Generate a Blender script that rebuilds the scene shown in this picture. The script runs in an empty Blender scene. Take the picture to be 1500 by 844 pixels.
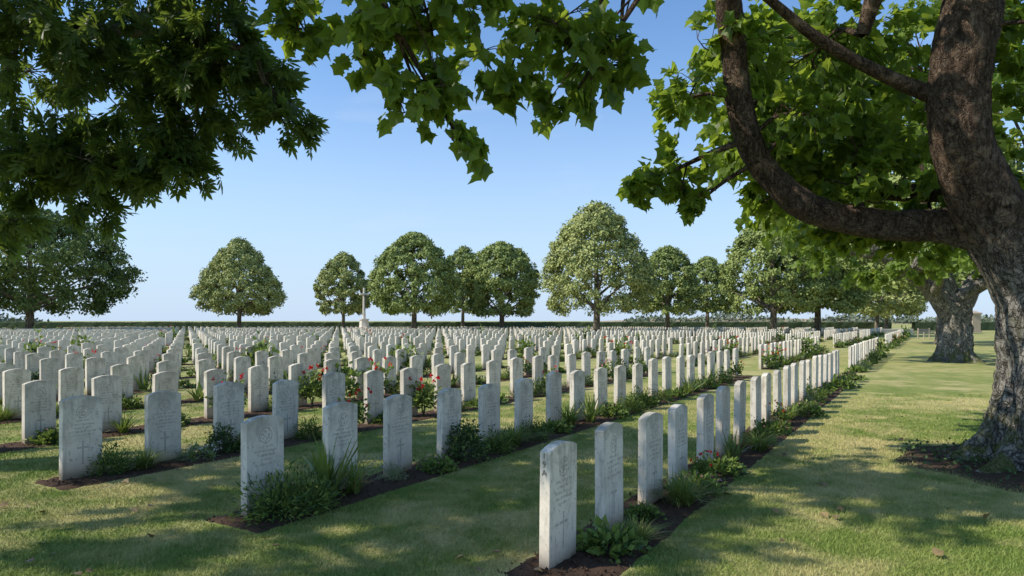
import bpy, math, numpy as np
from mathutils import Vector, noise
R=np.random.default_rng(7)
scn=bpy.context.scene
scn.view_settings.view_transform='Standard'
try: scn.view_settings.look='None'
except Exception: pass
scn.view_settings.exposure=0
COL=scn.collection

# ---------------------------------------------------------------- helpers
def nz(a): return a/np.maximum(np.linalg.norm(a,axis=-1,keepdims=True),1e-9)
def mesh_np(name,V,F,mats=(),mi=None,rnd=None,loc=None,smooth=False):
    V=np.asarray(V,np.float32); F=np.asarray(F,np.int32)
    me=bpy.data.meshes.new(name); k=F.shape[1]; m=len(F)
    me.vertices.add(len(V)); me.vertices.foreach_set('co',V.ravel())
    me.loops.add(m*k); me.loops.foreach_set('vertex_index',F.ravel())
    me.polygons.add(m); me.polygons.foreach_set('loop_start',np.arange(0,m*k,k,dtype=np.int32))
    for x in mats: me.materials.append(x)
    if mi is not None: me.polygons.foreach_set('material_index',np.asarray(mi,np.int32))
    me.update(calc_edges=True)
    me.polygons.foreach_set('use_smooth',np.full(m,smooth,bool))
    if rnd is not None:
        a=me.attributes.new('rnd','FLOAT','POINT'); a.data.foreach_set('value',np.asarray(rnd,np.float32))
    if loc is not None:
        a=me.attributes.new('loc','FLOAT_VECTOR','POINT'); a.data.foreach_set('vector',np.asarray(loc,np.float32).ravel())
    me.update()
    return me
def obj(name,me,parent=None,loc=None,rotz=0,scale=None):
    o=bpy.data.objects.new(name,me); COL.objects.link(o)
    if loc is not None: o.location=loc
    o.rotation_euler=(0,0,rotz)
    if scale is not None: o.scale=scale if hasattr(scale,'__len__') else (scale,)*3
    if parent: o.parent=parent
    return o
def join(parts):
    Vs=[];Fs=[];Ms=[];Rs=[];n=0
    for p in parts:
        Vs.append(p[0]);Fs.append(p[1]+n);Ms.append(p[2]);Rs.append(p[3]);n+=len(p[0])
    return np.concatenate(Vs),np.concatenate(Fs),np.concatenate(Ms),np.concatenate(Rs)
def place(T,pos,dr,nr,size,mi=0,rnd=None):
    """instances of template T=(V,F) ; y axis=dr, z axis=nr"""
    V,F=T; n=len(pos); dr=nz(dr); sd=nz(np.cross(dr,nr)); nn=np.cross(sd,dr)
    size=np.broadcast_to(size,(n,))
    W=(V[None,:,0,None]*sd[:,None]+V[None,:,1,None]*dr[:,None]+V[None,:,2,None]*nn[:,None])*size[:,None,None]+pos[:,None]
    FF=(F[None]+(np.arange(n)*len(V))[:,None,None]).reshape(-1,F.shape[1])
    if rnd is None: rnd=R.random(n)
    return W.reshape(-1,3),FF,np.full(len(FF),mi),np.repeat(rnd,len(V))
def rdir(n,up=0.0):
    a=R.normal(size=(n,3)); a[:,2]+=up; return nz(a)

def catmull(P,sub):
    P=np.asarray(P,float); Q=np.vstack([2*P[0]-P[1],P,2*P[-1]-P[-2]]); out=[]
    for i in range(1,len(Q)-2):
        p0,p1,p2,p3=Q[i-1:i+3]
        for t in np.linspace(0,1,sub,endpoint=False):
            out.append(.5*((2*p1)+(-p0+p2)*t+(2*p0-5*p1+4*p2-p3)*t*t+(-p0+3*p1-3*p2+p3)*t**3))
    out.append(P[-1]); return np.array(out)
def tube(P,rad,seg=8,sub=4,mi=0,bump=0.0):
    PR=catmull(np.column_stack([np.asarray(P,float),rad]),sub); C=PR[:,:3]; r=np.maximum(PR[:,3],.001)
    T=nz(np.gradient(C,axis=0)); ref=np.array([.13,.97,.21])
    u=nz(np.cross(T,ref)); v=np.cross(T,u)
    a=np.linspace(0,2*np.pi,seg,endpoint=False)
    V=C[:,None]+r[:,None,None]*(np.cos(a)[None,:,None]*u[:,None]+np.sin(a)[None,:,None]*v[:,None])
    if bump:
        for i in range(V.shape[0]):
            for j in range(seg):
                p=V[i,j]; q=Vector((p[0]*3.2,p[1]*3.2,p[2]*1.3))
                k=noise.noise(q)*bump+noise.noise(q*4)*bump*.45+noise.noise(q*9)*bump*.25
                V[i,j]=C[i]+(p-C[i])*(1+k)
    n=len(C); V=V.reshape(-1,3); i=np.arange(n-1)[:,None]*seg; j=np.arange(seg)[None]; j2=(j+1)%seg
    a0=(i+j).ravel();b0=(i+j2).ravel();c0=(i+seg+j2).ravel();d0=(i+seg+j).ravel()
    F=np.vstack([np.column_stack([a0,b0,c0]),np.column_stack([a0,c0,d0])])
    return V,F,np.full(len(F),mi),np.zeros(len(V))

# ---------------------------------------------------------------- node helper
class NT:
    def __init__(s,name):
        s.m=bpy.data.materials.new(name); s.m.use_nodes=True; s.t=s.m.node_tree; s.t.nodes.clear()
        s.out=s.t.nodes.new('ShaderNodeOutputMaterial')
    def n(s,typ,**k):
        x=s.t.nodes.new(typ)
        for a,b in k.items(): setattr(x,a,b)
        return x
    def l(s,a,b): s.t.links.new(a,b)
    def put(s,sock,v):
        if isinstance(v,bpy.types.NodeSocket): s.l(v,sock)
        else: sock.default_value=v
    def m_(s,op,a,b=0.0,c=None,clamp=False):
        x=s.n('ShaderNodeMath',operation=op); x.use_clamp=clamp
        s.put(x.inputs[0],a); s.put(x.inputs[1],b)
        if c is not None: s.put(x.inputs[2],c)
        return x.outputs[0]
    def mix(s,f,a,b,bt='MIX'):
        x=s.n('ShaderNodeMix',data_type='RGBA',blend_type=bt)
        s.put(x.inputs[0],f)
        for sock,v in((x.inputs[6],a),(x.inputs[7],b)):
            if isinstance(v,tuple): sock.default_value=(*v[:3],1)
            else: s.l(v,sock)
        return x.outputs[2]
    def noise(s,vec,scale,detail=4,rough=.55,dist=0):
        x=s.n('ShaderNodeTexNoise'); x.inputs['Scale'].default_value=scale; x.inputs['Detail'].default_value=detail
        x.inputs['Roughness'].default_value=rough; x.inputs['Distortion'].default_value=dist
        if vec is not None: s.l(vec,x.inputs['Vector'])
        return x.outputs['Fac']
    def ramp(s,f,lo,hi):
        x=s.n('ShaderNodeMapRange',interpolation_type='SMOOTHSTEP'); s.l(f,x.inputs[0]); x.inputs[1].default_value=lo; x.inputs[2].default_value=hi
        return x.outputs[0]
    def attr(s,name,o='Fac'):
        x=s.n('ShaderNodeAttribute'); x.attribute_name=name; return x.outputs[o]
    def pos(s): return s.n('ShaderNodeNewGeometry').outputs['Position']
    def objc(s): return s.n('ShaderNodeTexCoord').outputs['Object']
    def vm(s,v,mul):
        x=s.n('ShaderNodeVectorMath',operation='MULTIPLY'); s.l(v,x.inputs[0]); x.inputs[1].default_value=mul; return x.outputs[0]
    def bump(s,h,strength=.5,dist=.01,prev=None):
        x=s.n('ShaderNodeBump'); x.inputs['Strength'].default_value=strength; x.inputs['Distance'].default_value=dist
        s.l(h,x.inputs['Height'])
        if prev is not None: s.l(prev,x.inputs['Normal'])
        return x.outputs[0]
    def bsdf(s,col,rough=.8,spec=.3,normal=None):
        x=s.n('ShaderNodeBsdfPrincipled'); s.put(x.inputs['Base Color'],(*col,1) if isinstance(col,tuple) else col)
        s.put(x.inputs['Roughness'],rough); x.inputs['Specular IOR Level'].default_value=spec
        if normal is not None: s.l(normal,x.inputs['Normal'])
        return x.outputs[0]
    def fin(s,sh): s.l(sh,s.out.inputs[0]); return s.m

def leaf_mat(name,c1,c2,tr=.35,trc=None,rough=.5,spec=.3,noise_s=.6):
    t=NT(name); r=t.attr('rnd'); nn=t.ramp(t.noise(t.pos(),noise_s,2),.35,.65)
    f=t.m_('ADD',t.m_('MULTIPLY',r,.6),t.m_('MULTIPLY',nn,.4))
    col=t.mix(f,c1,c2); b=t.bsdf(col,rough,spec)
    if tr>0:
        x=t.n('ShaderNodeBsdfTranslucent'); t.l(t.mix(.6,col,trc or c2,'MIX'),x.inputs[0])
        mx=t.n('ShaderNodeMixShader'); mx.inputs[0].default_value=tr; t.l(b,mx.inputs[1]); t.l(x.outputs[0],mx.inputs[2]); b=mx.outputs[0]
    return t.fin(b)
def flat_mat(name,c,rough=.7,var=.3,scale=8,spec=.3):
    t=NT(name); f=t.noise(t.pos(),scale,4); col=t.mix(f,tuple(x*(1-var) for x in c),tuple(x*(1+var) for x in c)); return t.fin(t.bsdf(col,rough,spec))

D=np.array([.5208,.8537]); Nn=np.array([-.8537,.5208]); P1=np.array([.30,4.52]); ROW=2.64; SP=.86
SOFF=np.array([0,-.25,-.35,-.42,-.48]+[-.45]*60)
def sn(s,n): return P1+s*D+n*Nn

# lawn colour shared
def lawn(t):
    p=t.pos()
    big=t.noise(p,.35,3,.6); mid=t.noise(p,1.7,4,.65,.4); fine=t.noise(p,38,3,.7)
    dry=t.ramp(t.m_('ADD',t.m_('MULTIPLY',big,.55),t.m_('MULTIPLY',mid,.5)),.44,.63)
    sep=t.n('ShaderNodeSeparateXYZ'); t.l(p,sep.inputs[0])
    nn=t.m_('ADD',t.m_('MULTIPLY',sep.outputs[0],-.8537),t.m_('MULTIPLY',sep.outputs[1],.5208))
    st=t.m_('SINE',t.m_('ADD',t.m_('MULTIPLY',nn,5.2),t.m_('MULTIPLY',mid,2.5)))
    c=t.mix(dry,(.155,.225,.038),(.56,.47,.21))
    c=t.mix(t.m_('MULTIPLY',t.m_('MULTIPLY_ADD',st,.5,.5),.28),c,(.34,.36,.10))
    c=t.mix(t.m_('MULTIPLY',t.ramp(t.noise(p,6,3,.7),.54,.74),.55),c,(.52,.43,.19))
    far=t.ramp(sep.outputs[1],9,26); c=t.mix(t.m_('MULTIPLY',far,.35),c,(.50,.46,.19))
    return c,fine,p
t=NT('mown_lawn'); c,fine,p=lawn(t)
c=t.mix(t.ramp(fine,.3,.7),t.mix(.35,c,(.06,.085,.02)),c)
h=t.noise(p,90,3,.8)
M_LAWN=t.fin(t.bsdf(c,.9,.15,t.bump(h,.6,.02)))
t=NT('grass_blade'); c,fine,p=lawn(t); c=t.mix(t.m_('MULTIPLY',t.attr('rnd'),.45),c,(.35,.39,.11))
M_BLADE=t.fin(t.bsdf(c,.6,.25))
t=NT('bed_soil'); p=t.pos(); f=t.noise(p,14,5,.7); c=t.mix(f,(.055,.034,.022),(.18,.115,.078)); c=t.mix(t.ramp(t.noise(p,60,3),.6,.75),c,(.26,.19,.12))
M_SOIL=t.fin(t.bsdf(c,.95,.1,t.bump(t.noise(p,45,5,.8),1,.04)))

# headstone
def stone_mat():
    t=NT('weathered_portland_stone'); L=t.attr('loc','Vector'); r=t.attr('rnd')
    sep=t.n('ShaderNodeSeparateXYZ'); t.l(L,sep.inputs[0]); X,Y,Z=sep.outputs
    off=t.n('ShaderNodeCombineXYZ'); t.l(t.m_('MULTIPLY',r,37.0),off.inputs[0]); t.l(t.m_('MULTIPLY',r,91.0),off.inputs[2])
    ad=t.n('ShaderNodeVectorMath',operation='ADD'); t.l(L,ad.inputs[0]); t.l(off.outputs[0],ad.inputs[1]); Q=ad.outputs[0]
    n1=t.noise(Q,5,5,.65); n2=t.noise(Q,24,5,.75); n3=t.noise(t.vm(Q,(9,9,1.3)),2.2,4,.6); n4=t.noise(Q,75,3,.8)
    r2=t.m_('FRACT',t.m_('MULTIPLY',r,13.7))
    c=t.mix(r,(.86,.765,.62),(.76,.70,.60)); c=t.mix(t.m_('MULTIPLY',t.ramp(r2,.5,1.),.5),c,(.57,.51,.42))
    c=t.mix(t.m_('MULTIPLY',t.ramp(n1,.42,.66),.5),c,(.52,.46,.37))
    c=t.mix(t.m_('MULTIPLY',t.ramp(n3,.50,.70),.6),c,(.38,.34,.28))
    c=t.mix(t.m_('MULTIPLY',t.ramp(n2,.55,.68),.7),c,(.27,.245,.19))
    c=t.mix(t.m_('MULTIPLY',t.ramp(n4,.58,.75),.5),c,(.30,.28,.22))
    top=t.m_('MULTIPLY',t.ramp(Z,.60,.83),t.ramp(n1,.38,.58)); c=t.mix(t.m_('MULTIPLY',top,.55),c,(.27,.26,.20))
    lo=t.m_('SUBTRACT',1,t.ramp(t.m_('ADD',Z,t.m_('MULTIPLY',n1,.3)),.10,.42)); c=t.mix(t.m_('MULTIPLY',lo,.75),c,(.42,.29,.17))
    lo2=t.m_('SUBTRACT',1,t.ramp(Z,.0,.10)); c=t.mix(t.m_('MULTIPLY',lo2,.6),c,(.2,.15,.09))
    # carving on the inscribed face
    ax=t.m_('ABSOLUTE',X); A=lambda a,b: t.m_('MULTIPLY',a,b); LT=lambda a,b: t.m_('LESS_THAN',a,b); GT=lambda a,b: t.m_('GREATER_THAN',a,b); MX=lambda a,b: t.m_('MAXIMUM',a,b)
    zz=t.m_('SUBTRACT',Z,.655); rr=t.m_('SQRT',t.m_('ADD',A(X,X),A(zz,zz)))
    ring=LT(t.m_('ABSOLUTE',t.m_('SUBTRACT',rr,.062)),.004); ins=A(LT(rr,.05),GT(t.noise(Q,55,2),.52))
    row=t.m_('FRACT',t.m_('MULTIPLY',Z,27.0)); rid=t.m_('FLOOR',t.m_('MULTIPLY',Z,27.0))
    cv=t.n('ShaderNodeCombineXYZ'); t.l(t.m_('MULTIPLY',X,95.0),cv.inputs[0]); t.l(t.m_('ADD',t.m_('MULTIPLY',rid,7.3),t.m_('MULTIPLY',Z,60)),cv.inputs[1]); t.l(t.m_('MULTIPLY',r,55.),cv.inputs[2])
    wid=t.m_('MULTIPLY_ADD',t.m_('FRACT',t.m_('MULTIPLY',t.m_('ADD',rid,A(r,40.)),.377)),.08,.06)
    txt=A(A(A(LT(row,.5),GT(t.noise(cv.outputs[0],1.0,1),.5)),t.m_('LESS_THAN',ax,wid)),A(GT(Z,.41),LT(Z,.575)))
    w1=A(A(LT(ax,.009),1.0),A(GT(Z,.12),LT(Z,.36))); w2=A(LT(ax,.055),LT(t.m_('ABSOLUTE',t.m_('SUBTRACT',Z,.29)),.009))
    cr=MX(w1,w2)
    mask=A(MX(MX(ring,ins),MX(txt,cr)),LT(Y,-.037))
    c=t.mix(t.m_('MULTIPLY',mask,.45),c,(.17,.15,.12))
    hh=t.m_('SUBTRACT',t.m_('MULTIPLY',n2,.45),mask)
    return t.fin(t.bsdf(c,.85,.2,t.bump(hh,.5,.006)))
M_STONE=stone_mat()
t=NT('portland_stone_plain'); L=t.attr('loc','Vector'); r=t.attr('rnd'); sp=t.n('ShaderNodeSeparateXYZ'); t.l(L,sp.inputs[0])
n1=t.noise(t.pos(),4,4,.7); r2=t.m_('FRACT',t.m_('MULTIPLY',r,13.7)); c=t.mix(r,(.86,.765,.62),(.76,.70,.60)); c=t.mix(t.m_('MULTIPLY',t.ramp(r2,.5,1.),.55),c,(.55,.49,.40))
c=t.mix(t.m_('MULTIPLY',t.ramp(n1,.45,.65),.5),c,(.42,.38,.31)); c=t.mix(t.m_('MULTIPLY',t.m_('SUBTRACT',1,t.ramp(sp.outputs[2],.0,.3)),.5),c,(.42,.29,.17))
M_STONE_FAR=t.fin(t.bsdf(c,.85,.2))
t=NT('tree_bark'); L=t.objc(); q=t.vm(L,(1,1,.3)); n1=t.noise(q,7,6,.7,.6); n2=t.noise(q,24,4,.7)
c=t.mix(t.ramp(n1,.35,.65),(.06,.048,.037),(.26,.215,.165)); c=t.mix(t.m_('MULTIPLY',t.ramp(t.noise(L,1.4,4),.5,.7),.55),c,(.34,.30,.24))
c=t.mix(t.m_('MULTIPLY',t.ramp(t.noise(L,3.1,4),.56,.7),.6),c,(.07,.09,.03))
M_BARK=t.fin(t.bsdf(c,.9,.15,t.bump(t.m_('ADD',n1,t.m_('MULTIPLY',n2,.5)),1,.05)))
def plane_bark(name,zlo,zhi,dark=1.0):
    t=NT(name); L=t.objc(); q=t.vm(L,(1,1,.4)); n1=t.noise(q,9,7,.78,1.0); n2=t.noise(q,34,4,.75); fl=t.noise(L,4.2,5,.7,.8)
    vo=t.n('ShaderNodeTexVoronoi',feature='DISTANCE_TO_EDGE'); dn=t.n('ShaderNodeVectorMath',operation='MULTIPLY_ADD'); nz_=t.n('ShaderNodeTexNoise'); nz_.inputs['Scale'].default_value=5; nz_.inputs['Detail'].default_value=4; t.l(L,nz_.inputs['Vector'])
    t.l(nz_.outputs['Color'],dn.inputs[0]); dn.inputs[1].default_value=(.35,.35,.35); t.l(t.vm(L,(1,1,.42)),dn.inputs[2]); t.l(dn.outputs[0],vo.inputs['Vector']); vo.inputs['Scale'].default_value=13
    crack=t.m_('SUBTRACT',1,t.ramp(vo.outputs['Distance'],.0,.10))
    sp=t.n('ShaderNodeSeparateXYZ'); t.l(L,sp.inputs[0]); lowz=t.m_('SUBTRACT',1,t.ramp(t.m_('ADD',sp.outputs[2],t.m_('MULTIPLY',n1,.8)),.55,1.25))
    low=t.mix(t.ramp(n1,.38,.62),(.12,.105,.085),(.52,.48,.41)); low=t.mix(t.m_('MULTIPLY',t.ramp(n2,.5,.65),.5),low,(.62,.58,.52)); low=t.mix(t.m_('MULTIPLY',t.ramp(fl,.5,.62),.4),low,(.26,.28,.16)); low=t.mix(t.m_('MULTIPLY',crack,.7),low,(.06,.05,.04))
    up=t.mix(t.ramp(n1,.36,.64),(.042,.028,.02),(.17,.115,.078)); up=t.mix(t.m_('MULTIPLY',t.ramp(fl,.54,.62),.7),up,(.31,.22,.15)); up=t.mix(t.m_('MULTIPLY',t.ramp(n2,.52,.62),.4),up,(.33,.26,.2))
    c=t.mix(t.ramp(t.m_('ADD',sp.outputs[2],t.m_('MULTIPLY',fl,.8)),zlo,zhi),low,up)
    c=t.mix(t.m_('MULTIPLY',t.m_('MULTIPLY',lowz,t.ramp(t.noise(L,5,4),.40,.55)),.85),c,(.16,.18,.04))
    hh=t.m_('ADD',t.m_('ADD',n1,t.m_('MULTIPLY',n2,.4)),t.m_('SUBTRACT',t.m_('MULTIPLY',fl,.6),t.m_('MULTIPLY',crack,.7)))
    return t.fin(t.bsdf(c,.9,.15,t.bump(hh,1,.09)))
M_BARK2=plane_bark('plane_bark_brown',2.1,3.2); M_BARK3=plane_bark('plane_bark_pale',3.8,7)

L_NEAR=leaf_mat('broad_leaf',(.055,.105,.016),(.15,.225,.032),.55,(.50,.64,.06),.42,.35)
L_LEFT=leaf_mat('chestnut_leaflet',(.045,.078,.02),(.095,.145,.032),.48,(.30,.42,.05),.42,.3)
L_LIME=leaf_mat('lime_leaf',(.17,.215,.06),(.46,.48,.18),0,None,.7,.2,.5)
L_LIME2=leaf_mat('lime_leaf_dark',(.135,.19,.05),(.35,.40,.13),0,None,.7,.2,.5)
L_OAK=leaf_mat('oak_leaf',(.07,.115,.03),(.17,.22,.065),0,None,.7,.2,.5)
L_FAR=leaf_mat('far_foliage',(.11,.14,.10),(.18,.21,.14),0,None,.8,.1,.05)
PL=[leaf_mat('bed_leaf_mid',(.10,.165,.03),(.24,.32,.075),.3,(.36,.46,.07)),
    leaf_mat('bed_leaf_dark',(.03,.062,.018),(.078,.135,.034),0),
    leaf_mat('bed_leaf_grey',(.17,.22,.1),(.31,.36,.18),0),
    leaf_mat('rose_petal_red',(.50,.01,.015),(.75,.04,.03),.3,(.85,.04,.03)),
    leaf_mat('petal_pink',(.6,.2,.28),(.75,.42,.48),.25,(.8,.3,.4)),
    leaf_mat('petal_white',(.7,.68,.62),(.85,.82,.78),.2,(.8,.8,.8)),
    flat_mat('plant_stem',(.10,.11,.04)),
    leaf_mat('dry_leaf',(.32,.24,.09),(.42,.34,.14),0),
    leaf_mat('petal_lilac',(.35,.25,.5),(.5,.4,.65),0)]

# leaf templates
def fan(pts,c,zf):
    P=np.array([c]+pts,float); z=np.array([zf(x,y) for x,y in P]); V=np.column_stack([P,z]); n=len(pts)
    return V,np.array([[0,i+1,(i+1)%n+1] for i in range(n)])
half=[(.24,-.08),(.32,.12),(.50,.20),(.45,.34),(.56,.50),(.40,.56),(.26,.64),(.15,.80)]
T_LOBE=fan([(0,0)]+half+[(0,1.0)]+[(-x,y) for x,y in half[::-1]],(0,.32),lambda x,y:.25*abs(x)-.35*max(0,y-.3)**2-.12*y)
T_DIA=(np.array([[0,0,0],[.32,.45,.06],[0,1,-.08],[-.32,.45,.06]],float),np.array([[0,1,2],[0,2,3]]))
T_NARROW=(np.array([[0,0,0],[.13,.4,.05],[0,1,-.12],[-.13,.4,.05]],float),np.array([[0,1,2],[0,2,3]]))
def compound():
    Vs=[];Fs=[];n=0
    base=np.array([[0,0,0],[.17,.35,.05],[.13,.7,.02],[0,1,-.1],[-.13,.7,.02],[-.17,.35,.05]]); F=np.array([[0,1,2],[0,2,3],[0,3,4],[0,4,5]])
    for ang,y0,ln in [(0,.42,.62),(.75,.36,.55),(-.75,.36,.55),(.95,.2,.5),(-.95,.2,.5),(1.25,.06,.4),(-1.25,.06,.4)]:
        c,s=math.cos(ang),math.sin(ang); b=base*ln; b[:,2]-=.25*np.abs(b[:,0]+0)+.25*b[:,1]*abs(ang)*.5
        W=np.column_stack([b[:,0]*c+b[:,1]*s,-b[:,0]*s+b[:,1]*c+y0,b[:,2]]); Vs.append(W);Fs.append(F+n);n+=6
    return np.concatenate(Vs),np.concatenate(Fs)
T_COMP=compound()

# ---------------------------------------------------------------- ground
gx=np.array([-2500,-300,-60,-20,0,20,60,300,2500.]); gy=np.array([-300,-20,0,10,30,80,200,800,4000.])
V=np.array([[x,y,0] for y in gy for x in gx]); F=np.array([[j*9+i,j*9+i+1,(j+1)*9+i+1,(j+1)*9+i] for j in range(8) for i in range(8)])
obj('lawn_ground',mesh_np('lawn_ground',V,F,[M_LAWN]))

BLK=[(0.0,20),(19.8,17),(40.5,18),(58.5,20),(78.,14)]
TREES=[(-53,75),(-34,85),(-23.5,95),(-11.5,80),(-7.6,105),(-1.3,85),(8.4,68),(20.5,88),(26.8,68),(32.0,72)]
NROW=36
def in_bed(x,y):
    rx=x-P1[0]; ry=y-P1[1]; s=rx*D[0]+ry*D[1]; n=rx*Nn[0]+ry*Nn[1]
    k=np.round(n/ROW); dn=n-k*ROW; s=s-SOFF[np.clip(k,0,60).astype(int)]
    ok=(k>=0)&(dn>-.47)&(dn<.23)
    ins=np.zeros_like(ok)
    for s0,c in BLK: ins|=(s>s0-.42)&(s<s0+(c-1)*SP+.45)
    return ok&ins
# beds
for k in range(NROW):
    Vs=[];Fs=[];n0=0
    for s0,cnt in BLK:
        s0=s0+SOFF[k]
        a=s0-.4;b=s0+(cnt-1)*SP+.42
        near=np.linalg.norm(sn(a,k*ROW))<18 and k<7
        step=.07 if near else .8
        ss=np.arange(a,b,step); prof=np.linspace(-.46,.22,13 if near else 4)
        m=len(prof)
        for i,s in enumerate(ss):
            for j,q in enumerate(prof):
                e=(noise.noise(Vector((s*1.7,k*9.,q*2)))*.03+noise.noise(Vector((s*9,k*9.,q*5)))*.015 if near else 0)
                x,y=sn(s,k*ROW+q+e)
                edge=(j in(0,m-1)) or (i in (0,len(ss)-1))
                z=-.01 if edge else .016+ (noise.noise(Vector((x*9,y*9,0)))*.018+noise.noise(Vector((x*24,y*24,3)))*.012 if near else .004)
                Vs.append((x,y,z))
        for i in range(len(ss)-1):
            for j in range(m-1):
                q=n0+i*m+j; Fs.append((q,q+m,q+m+1,q+1))
        n0+=len(ss)*m
    obj('flower_bed',mesh_np('flower_bed',Vs,Fs,[M_SOIL],smooth=True))

# ---------------------------------------------------------------- headstones
import bmesh
def stone_template(bev,arc):
    bm=bmesh.new(); w=.19;th=.038;H=.775
    pts=[(-w,-.1),(w,-.1)]+[(w*math.cos(a),H+.04*(1-math.cos(a)**2)) for a in np.linspace(0,math.pi,arc)]
    vs=[bm.verts.new((x,-th,z)) for x,z in pts]; f=bm.faces.new(vs)
    r=bmesh.ops.extrude_face_region(bm,geom=[f]); up=[v for v in r['geom'] if isinstance(v,bmesh.types.BMVert)]
    for v in up: v.co.y=th
    bmesh.ops.recalc_face_normals(bm,faces=bm.faces)
    if bev:
        ed=[e for e in bm.edges if len(e.link_faces)==2 and e.calc_face_angle(0)>.6]
        bmesh.ops.bevel(bm,geom=ed,offset=.004,segments=2,affect='EDGES',profile=.5)
    bmesh.ops.triangulate(bm,faces=bm.faces); bm.verts.ensure_lookup_table()
    V=np.array([v.co[:] for v in bm.verts]); F=np.array([[v.index for v in f.verts] for f in bm.faces]); bm.free(); return V,F
S_HI=stone_template(True,17); S_LO=stone_template(False,7)
rz=math.atan2(D[1],D[0])
for k in range(NROW):
    far=[]; 
    for bi,(s0,cnt) in enumerate(BLK):
        for i in range(cnt):
            if R.random()<.03 and k>2: continue
            x,y=sn(s0+SOFF[k]+i*SP+R.normal()*.015,k*ROW+R.normal()*.012)
            if y>95 or x<-.8*y-7 or x>.8*y+9: continue
            if any((x-a)**2+(y-b)**2<1.6 for a,b in TREES): continue
            tilt=R.normal()*.012; tw=R.normal()*.025; dh=R.normal()*.014
            T=S_HI if y<16 else S_LO
            L=T[0]; c,s=math.cos(rz+tw),math.sin(rz+tw)
            yy=L[:,1]+L[:,2]*tilt; W=np.column_stack([L[:,0]*c-yy*s,L[:,0]*s+yy*c,L[:,2]+dh])
            rv=R.random()
            if y<14:
                me=mesh_np('headstone',W,T[1],[M_STONE],rnd=np.full(len(W),rv),loc=L)
                o=obj('headstone',me,loc=(x,y,0))
                if k==0 and i==0: first=o
            else: far.append((W+np.array([x,y,0]),T[1],rv,L,0 if y<22 else 1))
    if far:
        n=0;Vs=[];Fs=[];rr=[];ll=[];mm=[]
        for W,F_,rv,L,q in far: Vs.append(W);Fs.append(F_+n);n+=len(W);rr.append(np.full(len(W),rv));ll.append(L);mm.append(np.full(len(F_),q))
        obj('headstone_row',mesh_np('headstone_row',np.concatenate(Vs),np.concatenate(Fs),[M_STONE,M_STONE_FAR],mi=np.concatenate(mm),rnd=np.concatenate(rr),loc=np.concatenate(ll)))
# plot marker carved on the end of the first stone
M_CUT=flat_mat('carved_letter',(.22,.18,.14))
for ch,z in (('1',.72),('9',.665),('A',.61)):
    cu=bpy.data.curves.new('plot_letter','FONT'); cu.body=ch; cu.size=.055; cu.align_x='CENTER'; cu.extrude=.0006
    o=bpy.data.objects.new('plot_letter',cu); COL.objects.link(o); cu.materials.append(M_CUT)
    e=-D*.1925; o.location=(e[0],e[1],z); o.rotation_euler=(math.pi/2,0,rz-math.pi/2); o.parent=first

# ---------------------------------------------------------------- bed plants
def blades(n,ln,wd,spread,mi,droop=.5,seg=4,tipdry=0):
    Vs=[];Fs=[];rr=[];c=0
    for i in range(n):
        a=R.random()*6.283; l=ln*(.6+.5*R.random()); lean=spread*(.15+R.random()); b=R.normal(size=2)*.035
        w=wd*(.7+.5*R.random()); sd=np.array([-math.sin(a),math.cos(a),0])
        for j in range(seg+1):
            t=j/seg; out=lean*t+droop*lean*t*t; h=math.sqrt(max(.05,1-.25*lean))*t-droop*.55*lean*t**2.6
            p=np.array([math.cos(a)*out*l+b[0],math.sin(a)*out*l+b[1],h*l]); ww=w*(1-t**2)*.5+.0006
            Vs+= [p-sd*ww,p+sd*ww]; rr+=[i/n]*2
        for j in range(seg):
            q=c+2*j; Fs+=[(q,q+1,q+3),(q,q+3,q+2)]
        c+=2*(seg+1)
    return np.array(Vs),np.array(Fs),np.full(len(Fs),mi),np.array(rr)
def dome(n,r,h,size,mi,T=T_DIA,z0=.0,fill=.6,up=.5):
    d=rdir(n); d[:,2]=np.abs(d[:,2]); u=(fill+(1-fill)*R.random(n))[:,None]
    p=d*u*np.array([r,r,h]); p*= (1+.25*np.sin(d[:,0:1]*5+d[:,1:2]*7)); p[:,2]+=z0
    return place(T,p,d+rdir(n)*.7,rdir(n)+d*.8+np.array([0,0,up]),size*(.6+.8*R.random(n)),mi)
def flower(n,r,h0,h1,size,mi,pet=7):
    a=R.random(n)*6.283; q=r*np.sqrt(R.random(n)); c=np.column_stack([q*np.cos(a),q*np.sin(a),h0+(h1-h0)*R.random(n)])
    pos=np.repeat(c,pet,0); d=rdir(n*pet,.35); return place(T_DIA,pos,d,rdir(n*pet)+np.array([0,0,1.]),size*(.8+.4*R.random(n*pet)),mi)
def stems(n,r,h,mi=6):
    out=[]
    for i in range(n):
        a=R.random()*6.28; q=r*R.random(); P=[(0,0,-.02),(q*.4*math.cos(a),q*.4*math.sin(a),h*.5),(q*math.cos(a),q*math.sin(a),h*(.7+.3*R.random()))]
        out.append(tube(P,[.006,.005,.003],4,2,mi))
    return out
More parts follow.
